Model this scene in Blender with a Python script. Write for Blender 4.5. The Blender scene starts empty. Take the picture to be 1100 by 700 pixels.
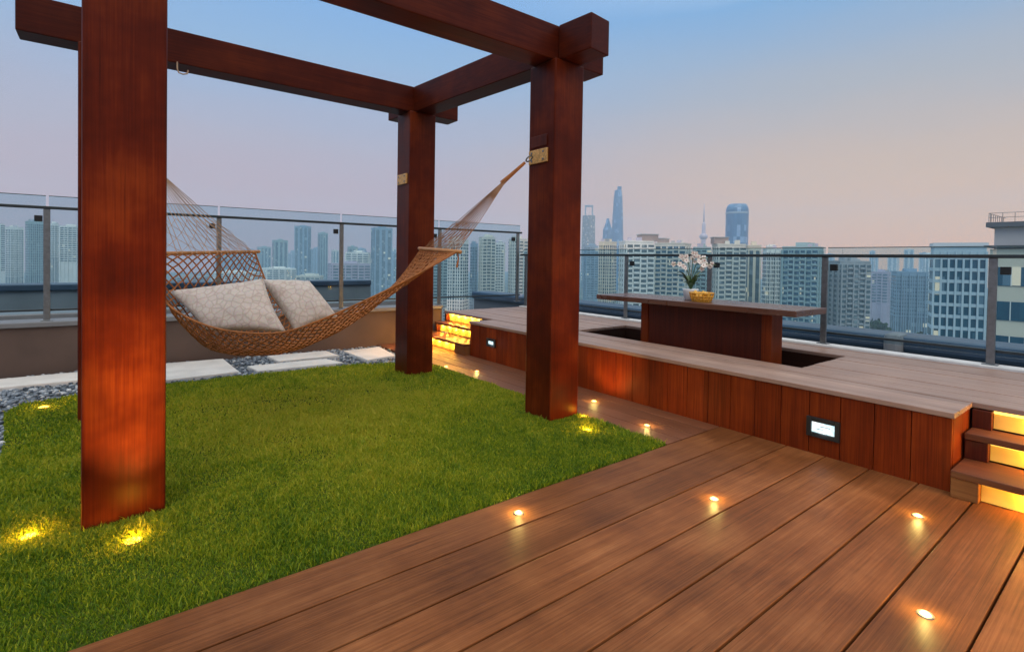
import bpy, bmesh, math, random
import numpy as np
from mathutils import Vector, Matrix, Euler, noise
random.seed(7)
C = bpy.context.scene.collection
SC = bpy.context.scene
R = math.radians
EYE = 1.25

# ------------------------------------------------------------------ camera
F_PX = 553.193
YAW, PITCH, ROLL, SHIFT = 0.90995, -0.0174991, 0.0160, -61.306
Fh = Vector((math.cos(YAW), math.sin(YAW), 0)); Rh = Vector((math.sin(YAW), -math.cos(YAW), 0)); Uh = Vector((0, 0, 1))
F2 = Fh*math.cos(PITCH) + Uh*math.sin(PITCH)
U2 = -Fh*math.sin(PITCH) + Uh*math.cos(PITCH)
R3 = Rh*math.cos(ROLL) + U2*math.sin(ROLL)
U3 = -Rh*math.sin(ROLL) + U2*math.cos(ROLL)
cam = bpy.data.cameras.new('camera'); co = bpy.data.objects.new('camera', cam); C.objects.link(co)
m = Matrix((R3, U3, -F2)).transposed().to_4x4(); m.translation = Vector((0, 0, EYE)); co.matrix_world = m
cam.sensor_width = 36; cam.sensor_fit = 'HORIZONTAL'; cam.lens = 36*F_PX/1100; cam.shift_y = SHIFT/1100
cam.clip_start = 0.05; cam.clip_end = 20000
SC.camera = co

# ------------------------------------------------------------------ materials
def new_mat(name):
    mt = bpy.data.materials.new(name); mt.use_nodes = True
    nt = mt.node_tree; b = nt.nodes['Principled BSDF']
    return mt, nt, b
def N(nt, t, **kw):
    n = nt.nodes.new(t)
    for k, v in kw.items():
        if k in n.inputs: n.inputs[k].default_value = v
        else: setattr(n, k, v)
    return n
def ramp(nt, fac, stops):
    r = nt.nodes.new('ShaderNodeValToRGB'); e = r.color_ramp.elements
    while len(e) < len(stops): e.new(0.5)
    for i, (p, c) in enumerate(stops):
        e[i].position = p; e[i].color = (*c, 1)
    nt.links.new(fac, r.inputs['Fac']); return r.outputs['Color']
def plain(name, col, rough=.6, metal=0, spec=.5, var=.12, scale=6, bump=0):
    mt, nt, b = new_mat(name); L = nt.links
    tc = N(nt, 'ShaderNodeTexCoord'); no = N(nt, 'ShaderNodeTexNoise', Scale=scale, Detail=5)
    L.new(tc.outputs['Object'], no.inputs['Vector'])
    c0 = tuple(x*(1-var) for x in col); c1 = tuple(min(1, x*(1+var)) for x in col)
    L.new(ramp(nt, no.outputs['Fac'], [(.3, c0), (.7, c1)]), b.inputs['Base Color'])
    b.inputs['Roughness'].default_value = rough; b.inputs['Metallic'].default_value = metal
    b.inputs['Specular IOR Level'].default_value = spec
    if bump:
        bp = N(nt, 'ShaderNodeBump', Strength=bump, Distance=.01); L.new(no.outputs['Fac'], bp.inputs['Height']); L.new(bp.outputs['Normal'], b.inputs['Normal'])
    return mt
def wood(name, dark, mid, light, axis='X', rough=.45, board=None, boff=0, coat=0, spec=.5, bump=.15, vary=.35, blotch=.28, crack=.45):
    """streaky grain along axis; board = (axis index, pitch) gives each board its own tone"""
    mt, nt, b = new_mat(name); L = nt.links
    tc = N(nt, 'ShaderNodeTexCoord')
    ax = 'XYZ'.index(axis)
    sc = [20, 20, 20]; sc[ax] = 0.8
    mp = N(nt, 'ShaderNodeMapping'); mp.inputs['Scale'].default_value = sc
    L.new(tc.outputs['Object'], mp.inputs['Vector'])
    vec = mp.outputs['Vector']
    if board:
        sx = N(nt, 'ShaderNodeSeparateXYZ'); L.new(tc.outputs['Object'], sx.inputs[0])
        d = N(nt, 'ShaderNodeMath', operation='ADD'); d.inputs[1].default_value = boff; L.new(sx.outputs[board[0]], d.inputs[0])
        d1 = N(nt, 'ShaderNodeMath', operation='DIVIDE'); d1.inputs[1].default_value = board[1]; L.new(d.outputs[0], d1.inputs[0])
        fl = N(nt, 'ShaderNodeMath', operation='FLOOR'); L.new(d1.outputs[0], fl.inputs[0])
        wn = N(nt, 'ShaderNodeTexWhiteNoise', noise_dimensions='1D'); L.new(fl.outputs[0], wn.inputs['W'])
        ad = N(nt, 'ShaderNodeVectorMath', operation='MULTIPLY_ADD'); ad.inputs[1].default_value = (30, 30, 30)
        L.new(wn.outputs['Color'], ad.inputs[0]); L.new(vec, ad.inputs[2]); vec = ad.outputs[0]
    n1 = N(nt, 'ShaderNodeTexNoise', Scale=1.0, Detail=8, Roughness=.7, Distortion=.3); L.new(vec, n1.inputs['Vector'])
    m2 = N(nt, 'ShaderNodeMapping'); s2 = [120, 120, 120]; s2[ax] = 2.2; m2.inputs['Scale'].default_value = s2
    L.new(tc.outputs['Object'], m2.inputs['Vector'])
    n2 = N(nt, 'ShaderNodeTexNoise', Scale=1.0, Detail=3, Roughness=.6); L.new(m2.outputs['Vector'], n2.inputs['Vector'])
    n3 = N(nt, 'ShaderNodeTexNoise', Scale=2.2, Detail=4, Roughness=.6); L.new(tc.outputs['Object'], n3.inputs['Vector'])
    mx = N(nt, 'ShaderNodeMix', data_type='FLOAT'); mx.inputs[0].default_value = .5
    L.new(n1.outputs['Fac'], mx.inputs[2]); L.new(n2.outputs['Fac'], mx.inputs[3])
    mx2 = N(nt, 'ShaderNodeMix', data_type='FLOAT'); mx2.inputs[0].default_value = blotch
    L.new(mx.outputs[0], mx2.inputs[2]); L.new(n3.outputs['Fac'], mx2.inputs[3])
    col = ramp(nt, mx2.outputs[0], [(.32, dark), (.5, mid), (.68, light)])
    m3 = N(nt, 'ShaderNodeMapping'); s3 = [34, 34, 34]; s3[ax] = .55; m3.inputs['Scale'].default_value = s3; L.new(tc.outputs['Object'], m3.inputs['Vector'])
    n4 = N(nt, 'ShaderNodeTexNoise', Scale=1.0, Detail=6, Roughness=.75, Distortion=1.2); L.new(m3.outputs['Vector'], n4.inputs['Vector'])
    ck = ramp(nt, n4.outputs['Fac'], [(.30, (crack, crack, crack)), (.40, (1, 1, 1))])
    mc = N(nt, 'ShaderNodeMix', data_type='RGBA', blend_type='MULTIPLY'); mc.inputs[0].default_value = 1; L.new(col, mc.inputs[6]); L.new(ck, mc.inputs[7]); col = mc.outputs[2]
    if board:
        hs = N(nt, 'ShaderNodeHueSaturation'); L.new(col, hs.inputs['Color'])
        mr = N(nt, 'ShaderNodeMapRange'); mr.inputs['To Min'].default_value = 1-vary; mr.inputs['To Max'].default_value = 1+vary
        L.new(wn.outputs['Value'], mr.inputs['Value']); L.new(mr.outputs[0], hs.inputs['Value']); col = hs.outputs['Color']
    L.new(col, b.inputs['Base Color'])
    rr = N(nt, 'ShaderNodeMapRange'); rr.inputs['To Min'].default_value = rough-.1; rr.inputs['To Max'].default_value = rough+.15
    L.new(n3.outputs['Fac'], rr.inputs['Value']); L.new(rr.outputs[0], b.inputs['Roughness'])
    b.inputs['Specular IOR Level'].default_value = spec
    if coat: b.inputs['Coat Weight'].default_value = coat; b.inputs['Coat Roughness'].default_value = .25
    bp = N(nt, 'ShaderNodeBump', Strength=bump, Distance=.004); L.new(mx.outputs[0], bp.inputs['Height']); L.new(bp.outputs['Normal'], b.inputs['Normal'])
    return mt
def lens_mat():
    mt, nt, b = new_mat('cool_lamp_lens'); L = nt.links
    tc = N(nt, 'ShaderNodeTexCoord'); no = N(nt, 'ShaderNodeTexNoise', Scale=26, Detail=2); L.new(tc.outputs['Object'], no.inputs['Vector'])
    L.new(ramp(nt, no.outputs['Fac'], [(.35, (.30, .62, .68)), (.5, (.62, .92, 1)), (.7, (.95, 1, 1))]), b.inputs['Emission Color']); b.inputs['Emission Strength'].default_value = .95
    return mt
def emit(name, col, strength):
    mt, nt, b = new_mat(name)
    b.inputs['Base Color'].default_value = (*[min(1, c*.8) for c in col], 1)
    b.inputs['Emission Color'].default_value = (*col, 1); b.inputs['Emission Strength'].default_value = strength
    return mt
def glass_pane(name, tint, gloss=.08):
    mt, nt, b = new_mat(name); L = nt.links; nt.nodes.remove(b)
    out = nt.nodes['Material Output']
    tr = N(nt, 'ShaderNodeBsdfTransparent'); tr.inputs['Color'].default_value = (*tint, 1)
    gl = N(nt, 'ShaderNodeBsdfGlossy'); gl.inputs['Roughness'].default_value = .03; gl.inputs['Color'].default_value = (.9, .97, 1, 1)
    fr = N(nt, 'ShaderNodeFresnel'); fr.inputs['IOR'].default_value = 1.25
    ad = N(nt, 'ShaderNodeMath', operation='MULTIPLY'); ad.inputs[1].default_value = .6; L.new(fr.outputs[0], ad.inputs[0])
    mx = N(nt, 'ShaderNodeMixShader'); L.new(ad.outputs[0], mx.inputs[0]); L.new(tr.outputs[0], mx.inputs[1]); L.new(gl.outputs[0], mx.inputs[2])
    L.new(mx.outputs[0], out.inputs['Surface'])
    return mt

M = {}
M['post'] = wood('mahogany_post', (.022, .0021, .0004), (.082, .0090, .0011), (.180, .030, .0036), 'Z', .36, spec=.12, blotch=.58, bump=.3)
M['beamx'] = wood('mahogany_beam_x', (.020, .0020, .0005), (.060, .0066, .0012), (.122, .018, .0028), 'X', .40, spec=.12, blotch=.4, bump=.3)
M['beamy'] = wood('mahogany_beam_y', (.020, .0020, .0005), (.060, .0066, .0012), (.122, .018, .0028), 'Y', .40, spec=.12, blotch=.4, bump=.3)
M['deck'] = wood('deck_boards', (.050, .0155, .0045), (.172, .060, .0195), (.315, .128, .048), 'X', .46, board=(1, .2465), boff=-2.11+.2465*40, spec=.12, vary=.17, bump=.35, blotch=.42)
M['deck_y'] = wood('deck_boards_side', (.07, .024, .011), (.145, .052, .024), (.22, .085, .042), 'Y', .5, board=(0, .17), boff=-3.02+1.7, spec=.22, vary=.12, blotch=.4)
M['clad'] = wood('cladding_boards', (.045, .0055, .0010), (.15, .0200, .0026), (.29, .050, .006), 'Z', .45, board=(1, .185), boff=-.735+1.85, spec=.10, vary=.18)
M['cladx'] = wood('cladding_boards_return', (.06, .008, .0015), (.17, .026, .004), (.28, .050, .007), 'Z', .45, board=(0, .185), boff=10, spec=.12, vary=.15)
M['top'] = wood('weathered_top_boards', (.18, .100, .070), (.29, .180, .138), (.40, .275, .22), 'Y', .42, board=(0, .145), boff=10, spec=.5, vary=.10, bump=.2)
M['table'] = wood('table_top', (.050, .015, .007), (.095, .032, .015), (.15, .058, .030), 'Y', .25, spec=.9)
M['tablebase'] = wood('table_base', (.028, .0045, .002), (.075, .011, .004), (.13, .022, .007), 'Z', .45, spec=.2, board=(1, .28), boff=10, vary=.15)
M['tread'] = wood('step_tread', (.06, .018, .008), (.13, .042, .018), (.21, .078, .035), 'Y', .45, spec=.25)
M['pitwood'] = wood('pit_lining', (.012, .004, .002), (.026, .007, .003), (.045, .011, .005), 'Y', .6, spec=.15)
M['endgrain'] = wood('step_block', (.11, .038, .012), (.20, .080, .026), (.30, .13, .05), 'Y', .5, spec=.2)
M['dark'] = plain('dark_void', (.02, .013, .01), .9)
M['steel'] = plain('dark_steel', (.20, .215, .225), .35, .8, var=.15, scale=30)
M['black'] = plain('black_metal', (.016, .018, .02), .4, .3)
M['rail'] = plain('painted_rail', (.035, .045, .05), .35, .5, scale=20)
M['brass'] = plain('brass_plate', (.62, .34, .11), .45, .25, scale=60, var=.35)
M['parapet'] = plain('brown_render', (.095, .062, .050), .8, var=.14, scale=3, bump=.1)
M['coping'] = plain('grey_coping', (.17, .175, .185), .55, var=.12, scale=5)
M['curb'] = plain('pale_stone_edge', (.58, .58, .58), .6, var=.1, scale=9)
M['slab'] = plain('pale_stone_slab', (.60, .58, .56), .7, var=.12, scale=4, bump=.08)
M['soil'] = plain('soil', (.050, .072, .012), 1, spec=0, var=.4, scale=30)
M['gravelbase'] = plain('gravel_bed', (.10, .12, .14), .9, var=.4, scale=40, bump=.3)
M['pane'] = glass_pane('railing_glass', (.80, .90, .935))
M['paneedge'] = plain('glass_edge', (.05, .085, .09), .2, var=.1)
M['lampwarm'] = emit('warm_lamp', (1, .52, .06), 5)
M['lampdeck'] = emit('deck_lamp', (1, .60, .13), 6)
def riser_glow_mat():
    mt, nt, b = new_mat('led_glow_panel'); L = nt.links  # weak emission paints the LED tube's light onto the riser panel
    tc = N(nt, 'ShaderNodeTexCoord'); no = N(nt, 'ShaderNodeTexNoise', Scale=9, Detail=2); L.new(tc.outputs['Object'], no.inputs['Vector'])
    b.inputs['Base Color'].default_value = (.75, .5, .14, 1)
    L.new(ramp(nt, no.outputs['Fac'], [(.3, (1.0, .36, .012)), (.55, (1.0, .50, .03)), (.75, (1.0, .62, .08))]), b.inputs['Emission Color'])
    mr = N(nt, 'ShaderNodeMapRange'); mr.inputs['From Min'].default_value = .3; mr.inputs['From Max'].default_value = .7; mr.inputs['To Min'].default_value = .22; mr.inputs['To Max'].default_value = .36
    L.new(no.outputs['Fac'], mr.inputs['Value']); L.new(mr.outputs[0], b.inputs['Emission Strength']); return mt
M['led'] = riser_glow_mat(); M['ledtube'] = emit('led_tube', (1, .66, .14), 2.2)
M['lampcool'] = lens_mat()
M['pot'] = plain('white_ceramic', (.72, .74, .76), .25, var=.05)
M['leaf'] = plain('orchid_leaf', (.035, .085, .02), .4, var=.3, scale=20)
M['stem'] = plain('orchid_stem', (.05, .10, .03), .5)
M['petal'] = plain('orchid_petal', (.78, .73, .68), .55, var=.12, scale=25)
M['petalheart'] = plain('orchid_heart', (.55, .25, .25), .5)
M['basket'] = plain('yellow_wicker', (.62, .30, .03), .5, var=.35, scale=60)
M['cord'] = plain('hammock_cord', (.33, .115, .028), .75, var=.3, scale=20)
M['cordmid'] = plain('brown_cord', (.27, .125, .055), .75, var=.3, scale=20)
M['cordpale'] = plain('pale_cord', (.40, .27, .18), .75, var=.25, scale=20)
M['bar'] = wood('spreader_wood', (.30, .12, .03), (.48, .21, .06), (.60, .30, .10), 'X', .4)

def pebble_mat():
    mt, nt, b = new_mat('blue_grey_pebbles'); L = nt.links
    g = N(nt, 'ShaderNodeNewGeometry')
    col = ramp(nt, g.outputs['Random Per Island'], [(0, (.035, .05, .075)), (.45, (.12, .15, .19)), (.8, (.24, .28, .33)), (1, (.5, .52, .54))])
    L.new(col, b.inputs['Base Color']); b.inputs['Roughness'].default_value = .55
    return mt
M['pebble'] = pebble_mat()
def grass_mat():
    mt, nt, b = new_mat('turf_blades'); L = nt.links
    tc = N(nt, 'ShaderNodeTexCoord')
    a = N(nt, 'ShaderNodeTexNoise', Scale=1.15, Detail=6, Roughness=.7); L.new(tc.outputs['Object'], a.inputs['Vector'])
    a2 = N(nt, 'ShaderNodeTexNoise', Scale=9, Detail=3); L.new(tc.outputs['Object'], a2.inputs['Vector'])
    g = N(nt, 'ShaderNodeNewGeometry')
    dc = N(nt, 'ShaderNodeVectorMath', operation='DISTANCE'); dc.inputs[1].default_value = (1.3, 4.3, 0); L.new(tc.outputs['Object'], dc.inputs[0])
    centre_tone = N(nt, 'ShaderNodeMapRange'); centre_tone.inputs['From Min'].default_value = .3; centre_tone.inputs['From Max'].default_value = 2.3; centre_tone.inputs['To Min'].default_value = .11; centre_tone.inputs['To Max'].default_value = -.13; L.new(dc.outputs['Value'], centre_tone.inputs['Value'])  # yellower towards mid-lawn, darker green outwards
    mx = N(nt, 'ShaderNodeMix', data_type='FLOAT'); mx.inputs[0].default_value = .35
    L.new(a.outputs['Fac'], mx.inputs[2]); L.new(a2.outputs['Fac'], mx.inputs[3])
    mx2 = N(nt, 'ShaderNodeMix', data_type='FLOAT'); mx2.inputs[0].default_value = .30
    L.new(mx.outputs[0], mx2.inputs[2]); L.new(g.outputs['Random Per Island'], mx2.inputs[3])
    dm = N(nt, 'ShaderNodeMath', operation='ADD'); L.new(mx2.outputs[0], dm.inputs[0]); L.new(centre_tone.outputs[0], dm.inputs[1])
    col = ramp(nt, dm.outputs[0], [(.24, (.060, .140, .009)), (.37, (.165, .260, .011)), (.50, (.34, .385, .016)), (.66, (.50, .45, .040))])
    L.new(col, b.inputs['Base Color']); b.inputs['Roughness'].default_value = .55; b.inputs['Specular IOR Level'].default_value = .25
    tl = N(nt, 'ShaderNodeBsdfTranslucent'); L.new(col, tl.inputs['Color'])
    ms = N(nt, 'ShaderNodeMixShader'); ms.inputs[0].default_value = .45
    out = nt.nodes['Material Output']; L.new(b.outputs[0], ms.inputs[1]); L.new(tl.outputs[0], ms.inputs[2]); L.new(ms.outputs[0], out.inputs['Surface'])
    return mt
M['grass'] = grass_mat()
def pillow_mat():
    mt, nt, b = new_mat('patterned_pillow_cloth'); L = nt.links
    tc = N(nt, 'ShaderNodeTexCoord')
    v = N(nt, 'ShaderNodeTexVoronoi', feature='DISTANCE_TO_EDGE', Scale=20); L.new(tc.outputs['Object'], v.inputs['Vector'])
    n = N(nt, 'ShaderNodeTexNoise', Scale=90, Detail=2); L.new(tc.outputs['Object'], n.inputs['Vector'])
    c1 = ramp(nt, v.outputs['Distance'], [(0, (.58, .47, .41)), (.06, (.67, .58, .52)), (.13, (.74, .66, .60))])
    mx = N(nt, 'ShaderNodeMix', data_type='RGBA', blend_type='MULTIPLY'); mx.inputs[0].default_value = .35
    L.new(c1, mx.inputs[6]); L.new(n.outputs['Color'], mx.inputs[7]); L.new(mx.outputs[2], b.inputs['Base Color'])
    b.inputs['Roughness'].default_value = .9; b.inputs['Sheen Weight'].default_value = .2
    bp = N(nt, 'ShaderNodeBump', Strength=.15, Distance=.003); L.new(n.outputs['Fac'], bp.inputs['Height']); L.new(bp.outputs['Normal'], b.inputs['Normal'])
    return mt
M['pillow'] = pillow_mat()
def cityglass(name, c0, c1, lit=.02, cell=(3.0, 3.0, 3.0), rough=.15):
    mt, nt, b = new_mat(name); L = nt.links
    tc = N(nt, 'ShaderNodeTexCoord')
    d = N(nt, 'ShaderNodeVectorMath', operation='DIVIDE'); d.inputs[1].default_value = cell; L.new(tc.outputs['Object'], d.inputs[0])
    f = N(nt, 'ShaderNodeVectorMath', operation='FLOOR'); L.new(d.outputs[0], f.inputs[0])
    w = N(nt, 'ShaderNodeTexWhiteNoise', noise_dimensions='3D'); L.new(f.outputs[0], w.inputs['Vector'])
    pale = tuple(min(1, x*1.2+.14) for x in c1)
    L.new(ramp(nt, w.outputs['Value'], [(0, c0), (.72, c1), (.84, c1), (.95, pale)]), b.inputs['Base Color'])
    b.inputs['Roughness'].default_value = rough; b.inputs['Specular IOR Level'].default_value = .6
    gt = N(nt, 'ShaderNodeMath', operation='GREATER_THAN'); gt.inputs[1].default_value = 1-lit; L.new(w.outputs['Value'], gt.inputs[0])
    ml = N(nt, 'ShaderNodeMath', operation='MULTIPLY'); ml.inputs[1].default_value = .55; L.new(gt.outputs[0], ml.inputs[0])
    b.inputs['Emission Color'].default_value = (1, .72, .38, 1); L.new(ml.outputs[0], b.inputs['Emission Strength'])
    return mt
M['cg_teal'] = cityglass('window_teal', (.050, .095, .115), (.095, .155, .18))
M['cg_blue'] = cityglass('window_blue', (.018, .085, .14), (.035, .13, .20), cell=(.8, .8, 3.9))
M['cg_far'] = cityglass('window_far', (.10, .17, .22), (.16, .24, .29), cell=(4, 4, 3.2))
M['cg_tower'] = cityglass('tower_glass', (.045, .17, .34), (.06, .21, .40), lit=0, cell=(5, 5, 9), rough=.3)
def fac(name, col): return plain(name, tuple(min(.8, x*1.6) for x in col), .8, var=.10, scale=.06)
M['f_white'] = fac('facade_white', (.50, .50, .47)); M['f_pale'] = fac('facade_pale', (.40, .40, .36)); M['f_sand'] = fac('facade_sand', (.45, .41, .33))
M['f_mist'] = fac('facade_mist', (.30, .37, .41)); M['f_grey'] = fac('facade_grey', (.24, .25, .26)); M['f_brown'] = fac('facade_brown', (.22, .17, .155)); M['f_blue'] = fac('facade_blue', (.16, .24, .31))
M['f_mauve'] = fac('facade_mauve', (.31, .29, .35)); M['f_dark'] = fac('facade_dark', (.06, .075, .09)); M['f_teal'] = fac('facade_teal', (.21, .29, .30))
M['navy'] = plain('navy_metal_coping', (.045, .075, .12), .35, .3, var=.2, scale=2)
M['roofgrey'] = plain('roof_membrane', (.16, .18, .20), .8, var=.2, scale=1.5)
M['ground'] = plain('city_ground', (.085, .11, .10), .95, var=.5, scale=.012)
M['treecan'] = plain('tree_crown', (.030, .065, .025), .8, var=.5, scale=.4)
M['bark'] = plain('bark', (.08, .055, .035), .9)

# ------------------------------------------------------------------ mesh helpers
class MB:
    def __init__(s): s.v = []; s.f = []
    def add(s, vs, fs):
        o = len(s.v); s.v += [tuple(v) for v in vs]; s.f += [tuple(i+o for i in f) for f in fs]; return s
    def box(s, x0, x1, y0, y1, z0, z1, b=0, mtx=None):
        if b <= 0:
            vs = [(x, y, z) for z in (z0, z1) for y in (y0, y1) for x in (x0, x1)]
            fs = [(0, 2, 3, 1), (4, 5, 7, 6), (0, 1, 5, 4), (2, 6, 7, 3), (0, 4, 6, 2), (1, 3, 7, 5)]
        else:
            bm = bmesh.new(); bmesh.ops.create_cube(bm, size=1)
            for v in bm.verts: v.co = Vector(((x0+x1)/2+v.co.x*(x1-x0), (y0+y1)/2+v.co.y*(y1-y0), (z0+z1)/2+v.co.z*(z1-z0)))
            bmesh.ops.bevel(bm, geom=bm.edges[:], offset=b, segments=2, affect='EDGES', profile=.5)
            bm.verts.ensure_lookup_table(); bm.verts.index_update()
            vs = [tuple(v.co) for v in bm.verts]; fs = [tuple(v.index for v in f.verts) for f in bm.faces]; bm.free()
        if mtx is not None: vs = [mtx @ Vector(v) for v in vs]
        return s.add(vs, fs)
    def tube(s, pts, r, n=6, cap=True):
        pts = [Vector(p) for p in pts]; k = len(pts); vs = []; fs = []
        rs = r if isinstance(r, (list, tuple)) else [r]*k
        prev = None
        for i, p in enumerate(pts):
            t = (pts[min(i+1, k-1)]-pts[max(i-1, 0)]).normalized()
            a = prev if prev is not None else (Vector((0, 0, 1)) if abs(t.z) < .9 else Vector((1, 0, 0)))
            x = (a - t*a.dot(t)).normalized(); y = t.cross(x); prev = x
            for j in range(n):
                an = 2*math.pi*j/n; vs.append(p + (x*math.cos(an)+y*math.sin(an))*rs[i])
        for i in range(k-1):
            for j in range(n):
                fs.append((i*n+j, i*n+(j+1) % n, (i+1)*n+(j+1) % n, (i+1)*n+j))
        if cap: fs.append(tuple(range(n))[::-1]); fs.append(tuple((k-1)*n+j for j in range(n)))
        return s.add(vs, fs)
    def lathe(s, prof, c=(0, 0, 0), n=24):
        vs = []; fs = []
        for r, z in prof:
            for j in range(n):
                a = 2*math.pi*j/n; vs.append((c[0]+r*math.cos(a), c[1]+r*math.sin(a), c[2]+z))
        for i in range(len(prof)-1):
            for j in range(n): fs.append((i*n+j, i*n+(j+1) % n, (i+1)*n+(j+1) % n, (i+1)*n+j))
        fs.append(tuple(range(n))[::-1]); fs.append(tuple((len(prof)-1)*n+j for j in range(n)))
        return s.add(vs, fs)
    def prism(s, pts, z0, z1):
        n = len(pts); vs = [(x, y, z0) for x, y in pts]+[(x, y, z1) for x, y in pts]
        fs = [tuple(range(n))[::-1], tuple(range(n, 2*n))]+[(i, (i+1) % n, n+(i+1) % n, n+i) for i in range(n)]
        return s.add(vs, fs)
    def build(s, name, mat, parent=None, smooth=False, loc=None):
        me = bpy.data.meshes.new(name); me.from_pydata([tuple(v) for v in s.v], [], s.f); me.validate(); me.update()
        bm = bmesh.new(); bm.from_mesh(me); bmesh.ops.recalc_face_normals(bm, faces=bm.faces[:]); bm.to_mesh(me); bm.free()
        if smooth:
            for p in me.polygons: p.use_smooth = True
        me.materials.append(mat)
        o = bpy.data.objects.new(name, me); C.objects.link(o)
        if parent: o.parent = parent
        if loc: o.location = loc
        return o
def tag(o, label=None, cat=None, group=None, kind=None):
    for k, v in (('label', label), ('category', cat), ('group', group), ('kind', kind)):
        if v: o[k] = v
    return o
def thing(name, label, cat, loc=(0, 0, 0), rz=0, group=None):
    o = bpy.data.objects.new(name, None); C.objects.link(o); o.empty_display_size = .1
    o.location = loc; o.rotation_euler = (0, 0, rz); return tag(o, label, cat, group)
def struct(o): o['kind'] = 'structure'; return o
def lamp(name, loc, power, col, r=.02, parent=None, spot=None, aim=None):
    l = bpy.data.lights.new(name, 'SPOT' if spot else 'POINT'); l.energy = power; l.color = col; l.shadow_soft_size = r
    if spot: l.spot_size = spot; l.spot_blend = .8
    o = bpy.data.objects.new(name, l); C.objects.link(o); o.location = loc
    if aim: o.rotation_euler = (Vector(aim)).to_track_quat('-Z', 'Y').to_euler()
    if parent: o.parent = parent
    return o

# ------------------------------------------------------------------ the terrace: ground, lawn, gravel
WX, WZ = 3.682, .442          # front face of the raised deck and its height
# roof slab under everything
struct(MB().box(-3, 7.2, -3, 7.35, -.9, -.12).build('roof_slab', M['roofgrey']))
# boards: one floor, real gaps
mb = MB()
y = 2.11
while y > -2.6:
    mb.box(-2.6, WX+.3, y-.2465+.0045, y-.0045, -.035, 0, .003); y -= .2465
deck = struct(mb.build('deck_floor', M['deck']))
mb = MB(); x = 3.015
for k in range(5):
    x0 = 3.02+k*.17
    mb.box(x0+.003, min(x0+.167, WX+.3), 2.117, 7.15, -.035, -.001, .003)
struct(mb.build('deck_floor', M['deck_y']))
struct(MB().box(-2.7, 4.2, -2.7, 7.2, -.12, -.06).build('deck_floor_base', M['dark']))
# lawn soil, outline curved on the gravel side
LAWN = [(3.015, 2.113), (3.02, 5.2), (2.96, 5.45), (2.75, 5.62), (2.35, 5.80), (1.9, 5.90), (1.2, 5.94), (.45, 5.95), (-.25, 5.92), (-.58, 5.82), (-.66, 5.55), (-.58, 4.9), (-.52, 4.2), (-.48, 3.55), (-.62, 3.0), (-1.0, 2.5), (-1.4, 2.113)]
struct(MB().prism(LAWN, -.055, -.006).build('lawn_soil', M['soil']))
struct(MB().prism([(-2.6, 2.113), (3.012, 2.113), (3.012, 7.2), (-2.6, 7.2)], -.058, -.03).build('gravel_ground', M['gravelbase']))
def inside(px, py, poly):
    c = False; n = len(poly); j = n-1
    for i in range(n):
        xi, yi = poly[i]; xj, yj = poly[j]
        if (yi > py) != (yj > py) and px < (xj-xi)*(py-yi)/(yj-yi)+xi: c = not c
        j = i
    return c
def make_grass():
    rng = np.random.default_rng(3)
    P = []
    def sample(x0, x1, y0, y1, dens):
        n = int((x1-x0)*(y1-y0)*dens); xs = rng.uniform(x0, x1, n); ys = rng.uniform(y0, y1, n)
        j = len(LAWN)-1; ins = np.zeros(n, bool)
        for i in range(len(LAWN)):
            xi, yi = LAWN[i]; xj, yj = LAWN[j]
            if yi != yj:
                cond = ((yi > ys) != (yj > ys)) & (xs < (xj-xi)*(ys-yi)/(yj-yi)+xi); ins ^= cond
            j = i
        return xs[ins], ys[ins]
    parts = [sample(-1.4, 3.02, 2.113, 3.2, 36000), sample(-.7, 3.02, 3.2, 4.4, 20000), sample(-.7, 3.02, 4.4, 6, 10000)]
    xs = np.concatenate([p[0] for p in parts]); ys = np.concatenate([p[1] for p in parts])
    d = np.hypot(xs, ys); n = len(xs)
    tuft = np.sin(xs*7.1+np.sin(ys*5.3)*2)*np.sin(ys*6.7+np.sin(xs*4.1)*2)
    h = rng.uniform(.010, .028, n)*(1+.45*tuft)*np.where(rng.random(n) < .04, 1.6, 1); w = rng.uniform(.0014, .0026, n)*np.clip(d/2.2, 1, 2.4)
    a = rng.uniform(0, 2*np.pi, n); lean = rng.uniform(.15, 1.0, n)*h
    dx, dy = np.cos(a), np.sin(a); b = rng.uniform(0, 2*np.pi, n); wx, wy = np.cos(b)*w, np.sin(b)*w
    z0 = np.full(n, -.008)
    V = np.zeros((n, 5, 3))
    V[:, 0] = np.stack([xs-wx, ys-wy, z0], 1); V[:, 1] = np.stack([xs+wx, ys+wy, z0], 1)
    mx, my, mz = xs+dx*lean*.35, ys+dy*lean*.35, z0+h*.62
    V[:, 2] = np.stack([mx+wx*.8, my+wy*.8, mz], 1); V[:, 3] = np.stack([mx-wx*.8, my-wy*.8, mz], 1)
    V[:, 4] = np.stack([xs+dx*lean, ys+dy*lean, z0+h], 1)
    me = bpy.data.meshes.new('lawn'); me.vertices.add(n*5); me.vertices.foreach_set('co', V.reshape(-1))
    base = (np.arange(n)*5)[:, None]
    loops = (base+np.array([0, 1, 2, 3, 3, 2, 4])[None]).reshape(-1)
    starts = (np.arange(n)*7)[:, None]+np.array([0, 4])[None]; tot = np.tile([4, 3], n)
    me.loops.add(n*7); me.loops.foreach_set('vertex_index', loops.astype(np.int32))
    me.polygons.add(n*2); me.polygons.foreach_set('loop_start', starts.reshape(-1).astype(np.int32)); me.polygons.foreach_set('loop_total', tot.astype(np.int32))
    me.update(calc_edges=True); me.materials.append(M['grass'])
    o = bpy.data.objects.new('lawn_grass', me); C.objects.link(o)
    tag(o, 'short green turf of the lawn under the pergola', 'grass', kind='stuff')
make_grass()

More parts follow.
